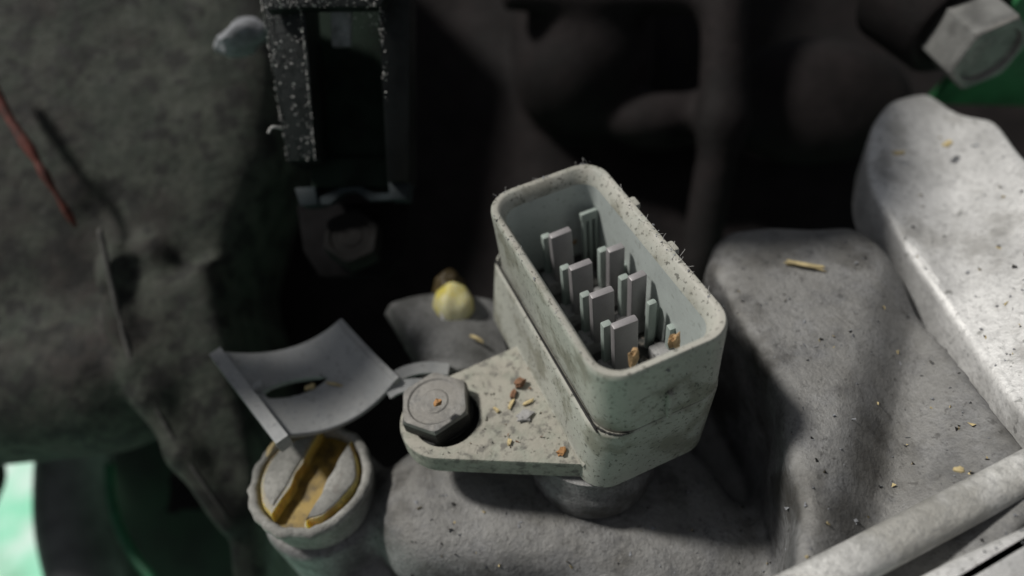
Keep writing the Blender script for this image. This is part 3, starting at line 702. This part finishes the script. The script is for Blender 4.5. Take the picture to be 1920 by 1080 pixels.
for _ in range(160): pts.append(PD(random.uniform(495, 715), random.uniform(-10, 14), 11.93))
for _ in range(60): pts.append(PD(708 + 18 * (q := random.random()), 12 + 200 * q * random.random(), 12.1))
for _ in range(40): pts.append(PD(random.uniform(640, 705), random.uniform(10, 70), 12.4))
specks('dust_specks', pts, m_white, 0.005, 0.027)
def fibres(name, starts, m, r=0.008, ln=0.3):
    vs, fs = [], []
    for p in starts:
        d = Vector((random.uniform(-1, 1), random.uniform(-1, 1), random.uniform(-0.2, 1))).normalized(); q = [Vector(p)]
        for k in range(6):
            d = (d + Vector((random.uniform(-1, 1), random.uniform(-1, 1), random.uniform(-1, 1))) * 0.5).normalized(); q.append(q[-1] + d * ln * random.uniform(0.5, 1.2) / 6)
        v, f = tube_data(q, r, 4, len(vs)); vs += v; fs += f
    return tag(mesh_obj(name, vs, fs, m), kind='stuff')
fibres('lint_fibres', random.sample(pts, 16), m_white, 0.0035, 0.18)
tube_o = tube('curled_fibre', smooth_path([PD(528, 240, 12.6), PD(515, 238, 12.5), PD(508, 240, 12.5), PD(503, 250, 12.5)], 6), 0.022, m_white, None, 6)
tag(tube_o, 'single curled white fibre sticking out of the left side of the tall clip', 'fibre')

# ------------------------------------------------------------------ left: red wire, hoses in the opening
tag(tube('red_wire', smooth_path([PD(-40, 120, 14.5), PD(20, 225, 14.35), PD(62, 290, 14.3), PD(82, 325, 14.3), PD(112, 375, 14.4), PD(142, 425, 14.6)], 8), lambda t: 0.12 - 0.07 * t + 0.02 * math.sin(t * 23), m_red, None, 10),
    'rusty red wire running down the dark casting at the left edge', 'wire')
tag(tube('hose', smooth_path([PD(150, 780, 18.5), PD(138, 880, 18.5), PD(140, 980, 18.3), PD(165, 1090, 18.0), PD(200, 1250, 17.5)], 8), 0.88, m_hose, None, 24),
    'thick grey hose standing in the opening at the bottom left, beside the bright green gap', 'hose')
tag(tube('cable', smooth_path([PD(205, 870, 17.6), PD(208, 930, 17.4), PD(222, 985, 17.2), PD(250, 1040, 17.0), PD(285, 1085, 16.8), PD(300, 1120, 16.8)], 8), 0.11, m_cable, None, 10),
    'thin dark cable curving down beside the thick grey hose', 'cable')
tag(cquad('black_splash_guard', [(200, 700), (480, 700), (480, 1250), (230, 1250), (215, 960)], 20.5, 0.3, m_green_dark, None, 0.05), 'dark green guard plate deep behind the thin cable at bottom left', 'guard plate')

# ------------------------------------------------------------------ right: bright cover pad, side strip, bottom ridge
def zpoly(name, px, zs, depth, m, label, cat, bev=0.12, rnd=6, parent=None, seg=3):
    zs = zs if isinstance(zs, (list, tuple)) else [zs] * len(px)
    P = [PZ(x, y, z) for (x, y), z in zip(px, zs)]
    # dense rounded outline
    Q = []
    for i in range(len(P)):
        a, b = P[i], P[(i + 1) % len(P)]
        for k in range(12): Q.append(a.lerp(b, k / 12))
    for _ in range(rnd): Q = [(Q[i - 1] + Q[i] * 2 + Q[(i + 1) % len(Q)]) / 4 for i in range(len(Q))]
    c = sum(Q, Vector()) / len(Q)
    osg = 1 if sum(Q[i - 1].x * Q[i].y - Q[i - 1].y * Q[i].x for i in range(len(Q))) > 0 else -1
    rings = [[(p.x, p.y, p.z - depth) for p in Q], [(p.x, p.y, p.z - bev) for p in Q]]
    for k in range(1, seg + 1):
        a = math.pi / 2 * k / seg; q = []
        for i, p in enumerate(Q):
            tdir = (Q[(i + 1) % len(Q)] - Q[i - 1]); nn = Vector((-tdir.y, tdir.x, 0)).normalized()
            nn = nn * osg
            q.append(p + nn * bev * (1 - math.cos(a)) + Vector((0, 0, -bev + bev * math.sin(a))))
        rings.append(q)
    v, f = loft(rings, True, True)
    b2 = bmesh.new(); bv = [b2.verts.new(q) for q in v]
    for q in f: b2.faces.new([bv[k] for k in q])
    bmesh.ops.recalc_face_normals(b2, faces=b2.faces)
    bmesh.ops.triangulate(b2, faces=[q for q in b2.faces if len(q.verts) > 4], ngon_method='EAR_CLIP')
    o = bm_obj(name, b2, m, parent, True, 50)
    if label: tag(o, label, cat)
    return o
zpoly('cover_casting', [(1622, 330), (1632, 235), (1668, 185), (1740, 168), (1800, 212), (1872, 222), (1925, 300), (2100, 420), (2150, 900), (1935, 800), (1800, 610), (1700, 470)],
      [PADZ[0] + .05, PADZ[0] + .08, PADZ[0] + .1, 0.3, 0.35, 0.45, 0.6, 1.0, 1.1, PADZ[3] + .05, PADZ[2] + .03, PADZ[1]], 1.1, m_alu_bright, 'bright dusty aluminium cover with rounded corner at the right edge, strewn with chips', 'cover', bev=0.15, rnd=14, seg=6)
rc = smooth_path([PZ(1400, 1150, 0.18), PZ(1475, 1118, 0.20), PZ(1560, 1076, 0.22), PZ(1700, 1004, 0.24), PZ(1920, 888, 0.27), PZ(2080, 800, 0.30), PZ(2240, 700, 0.30)], 6)
tag(sweep('casting_ridge', rc, [(0.255 * math.copysign(abs(math.cos(a)) ** 0.7, math.cos(a)), 0.24 * math.copysign(abs(math.sin(a)) ** 0.7, math.sin(a))) for a in [2 * math.pi * k / 24 for k in range(24)]], Vector((0, 0, 1)), m_ridge),
    'raised pale casting ridge running diagonally across the bottom right corner', 'casting ridge')
zpoly('lower_cover', [(1660, 1160), (1710, 1085), (1800, 1038), (1920, 985), (2080, 900), (2150, 1150), (1900, 1250)],
      [0.36] * 7, 1.2, m_alu_bright, 'bright speckled aluminium cover cut off by the bottom right corner', 'cover', bev=0.14, rnd=4)

# ------------------------------------------------------------------ chips, straws and crumbs
def chip(name, p, size, rz, m, label, cat, tilt=0.0, seed=0, rx=0.0):
    b_ = bmesh.new(); bmesh.ops.create_icosphere(b_, subdivisions=2, radius=1)
    for q in b_.verts:
        k = 1 + 0.75 * mnoise.noise(q.co * 1.5 + Vector((seed * 3.1, seed, 0)))
        q.co = Vector((max(-.8, min(.8, q.co.x)) * size[0] * k, max(-.7, min(.7, q.co.y)) * size[1] * k, max(-.6, min(.6, q.co.z)) * size[2] * k))
    rot = Matrix.Rotation(rz, 3, 'Z') @ Matrix.Rotation(tilt, 3, 'Y') @ Matrix.Rotation(rx, 3, 'X')
    for q in b_.verts: q.co = rot @ q.co
    o = bm_obj(name, b_, m, None, False); o.location = p; return tag(o, label, cat)
p = PZ(1187, 672, 1.75); chip('wood_chip', p, (0.09, 0.06, 0.24), 0.3, m_wood, 'tan wood chip standing in front of the nearest blade inside the connector', 'wood chip', 0.1, 1)
p = PZ(1265, 640, 1.75); chip('wood_chip', p, (0.09, 0.06, 0.22), 0.2, m_wood, 'tan wood chip leaning in the front right corner inside the connector', 'wood chip', -0.15, 2)
chip('wood_chip', PZ(1076, 452, 0.75), (0.10, 0.07, 0.06), 0.5, m_wood, 'small brown chip lying behind the rearmost left blade inside the connector', 'wood chip', 0, 3)
chip('brown_clod', PZ(974, 718, 0.07), (0.11, 0.09, 0.11), 0.4, m_rust, 'brown clod on the dusty flange near the connector wall, largest of the crumbs', 'clod', 0, 4)
chip('brown_clod', PZ(962, 738, 0.04), (0.10, 0.05, 0.05), 0.9, m_rust, 'small brown sliver touching the large brown clod on the flange', 'clod', 0, 5)
chip('grey_pebble', PZ(984, 780, 0.03), (0.14, 0.12, 0.05), 0.3, m_socket, 'flat dark grey round flake lying in the middle of the flange', 'flake', 0, 6)
for k, (x, y, L_, a, lb) in enumerate(((959, 757, 0.11, 0.75, 'pale straw splinter lying left of the grey flake on the flange'), (989, 755, 0.11, 0.15, 'pale straw splinter lying right above the grey flake on the flange'),
                                    (931, 768, 0.07, 1.9, 'short orange straw bit nearest the bolt on the flange'), (955, 828, 0.06, 1.0, 'pale straw crumb at the front edge of the flange'))):
    chip('straw_splinter', PZ(x, y, 0.03), (L_, 0.035, 0.03), a, m_straw, lb, 'straw', 0, 10 + k)
chip('orange_crumb', PZ(1054, 846, 0.04), (0.09, 0.07, 0.06), 0.4, m_orange, 'orange crumb at the front right corner of the flange', 'crumb', 0, 20)
chip('orange_crumb', PZ(820, 755, 0.62), (0.07, 0.06, 0.05), 0.4, m_orange, 'orange crumb lying in the middle of the flange bolt head', 'crumb', 0, 21)
chip('straw_splinter', PZ(1510, 497, zp + 0.05), (0.36, 0.06, 0.05), -0.75, m_straw, 'long tan straw lying on the grey casting right of the connector', 'straw', 0, 22)
chip('straw_splinter', PZ(1686, 287, PADZ[0] + .17), (0.13, 0.05, 0.04), -0.5, m_straw, 'small orange chip at the top left of the bright cover', 'straw', 0, 23)
chip('straw_splinter', PZ(1776, 270, PADZ[0] + .25), (0.12, 0.07, 0.04), 0.2, m_straw, 'pale yellow flake near the top of the bright cover', 'straw', 0, 24)
chip('straw_splinter', PZ(1612, 768, zp - 0.3), (0.07, 0.09, 0.04), 0.2, m_straw, 'tan flake in the dark fold of the right casting', 'straw', 0, 25)
chip('straw_splinter', PZ(1798, 880, zp + 0.1), (0.08, 0.05, 0.04), -0.4, m_straw, 'tan crumb on the right casting above the diagonal rim', 'straw', 0, 26)
q = gut(0.62, 0.42); chip('straw_splinter', q + Vector((0, 0, 0.08)), (0.17, 0.03, 0.03), -0.7, m_straw, 'pale curved straw lying on the grey cable channel', 'straw', 0, 27)
chip('straw_splinter', PZ(510, 838, -0.85), (0.2, 0.05, 0.04), 0.85, m_straw, 'pale straw caught on the collar of the yellow plug', 'straw', 0, 28)
chip('straw_splinter', PZ(893, 634, -0.35), (0.15, 0.04, 0.04), -0.9, m_straw, 'pale straw on the domed cover below the yellow knob', 'straw', 0, 29)
for k, (x, y) in enumerate(((560, 726), (573, 722))):
    chip('wood_chip', gut(0.42 + 0.04 * k, 0.50 ) + Vector((0, 0, 0.06)), (0.06, 0.05, 0.05), k, m_straw, ('left', 'right')[k] + ' one of two tan chips in the crescent slot of the grey channel', 'wood chip', 0, 30 + k)
# fine crumbs scattered on the surfaces
pts = [PZ(random.uniform(800, 1070), random.uniform(690, 855), 0.012) for _ in range(260)]
pts = [p for p in pts if (p.to_2d() - BC.to_2d()).length > 0.56 and p.x < 0.5 and p.y < 1.4 and (p.y - 0.2) * 2.12 > (p.x + 1.63) * -1.13 + 0.15]
specks('flange_crumbs', [p for i, p in enumerate(pts) if i % 2], m_flange, 0.012, 0.032)
specks('brown_crumbs', [p for i, p in enumerate(pts) if i % 9 == 0], m_rust, 0.015, 0.04)
lintp = []
for _ in range(60):
    a = random.random(); lintp.append(Vector((2.70 - 0.1 * random.random(), -0.9 + 3.3 * a, 2.2)))
for _ in range(40): lintp.append(Vector((0.72 + 1.9 * random.random(), 2.72, 2.2)))
for _ in range(14): lintp.append(Vector((0.72, -0.9 + 3.3 * random.random(), 2.2)))
for _ in range(10): lintp.append(Vector((1.5 + 0.9 * random.random(), -1.24, 2.0)))
gr = []
for _ in range(70):
    a = random.gauss(1.95, 0.28); gr.append(Vector((a, -1.262 - 0.012 * random.random(), min(2.05, 1.0 + abs(random.gauss(0.45, 0.33))))))
for _ in range(60): gr.append(Vector((1.66 + random.choice((-.05, .05)) + random.gauss(0, .02), -1.268, random.uniform(1.0, 1.7))))
specks('grime_flecks', gr, m_rubber, 0.004, 0.016)
fibres('lint_fibres', lintp[::3], m_white, 0.003, 0.14)
specks('rim_dust', lintp + [Vector((random.uniform(1, 2.4), random.uniform(-0.8, 2.3), 0.5)) for _ in range(60)], m_dust_sunspot, 0.008, 0.03)
# crumbs on the right castings, dropped on whatever lies below
dg = bpy.context.evaluated_depsgraph_get(); dg.update()
drop = []
for _ in range(420):
    x, y = random.uniform(1380, 1920), random.uniform(190, 1070); d = Vector(R @ np.array([(x - 960) / F, (y - 540) / F, 1.0])).normalized()
    hit, loc, nn, _i, ob, _m = SC.ray_cast(dg, Vector(CAM), d)
    if hit and ob.name in ('gearbox_casing', 'cover_casting', 'casting_ridge', 'lower_cover') and nn.z > 0.6: drop.append(loc + Vector((0, 0, 0.01)))
for _ in range(120):
    x, y = random.uniform(770, 1480), random.uniform(920, 1080); d = Vector(R @ np.array([(x - 960) / F, (y - 540) / F, 1.0])).normalized()
    hit, loc, nn, _i, ob, _m = SC.ray_cast(dg, Vector(CAM), d)
    if hit and ob.name == 'gearbox_casing': drop.append(loc)
specks('casting_crumbs', drop[::2], m_dust_sunspot, 0.015, 0.045)
specks('straw_crumbs', drop[1::6], m_straw, 0.02, 0.05)
specks('dark_grit', drop[1::3], m_rubber, 0.015, 0.05)
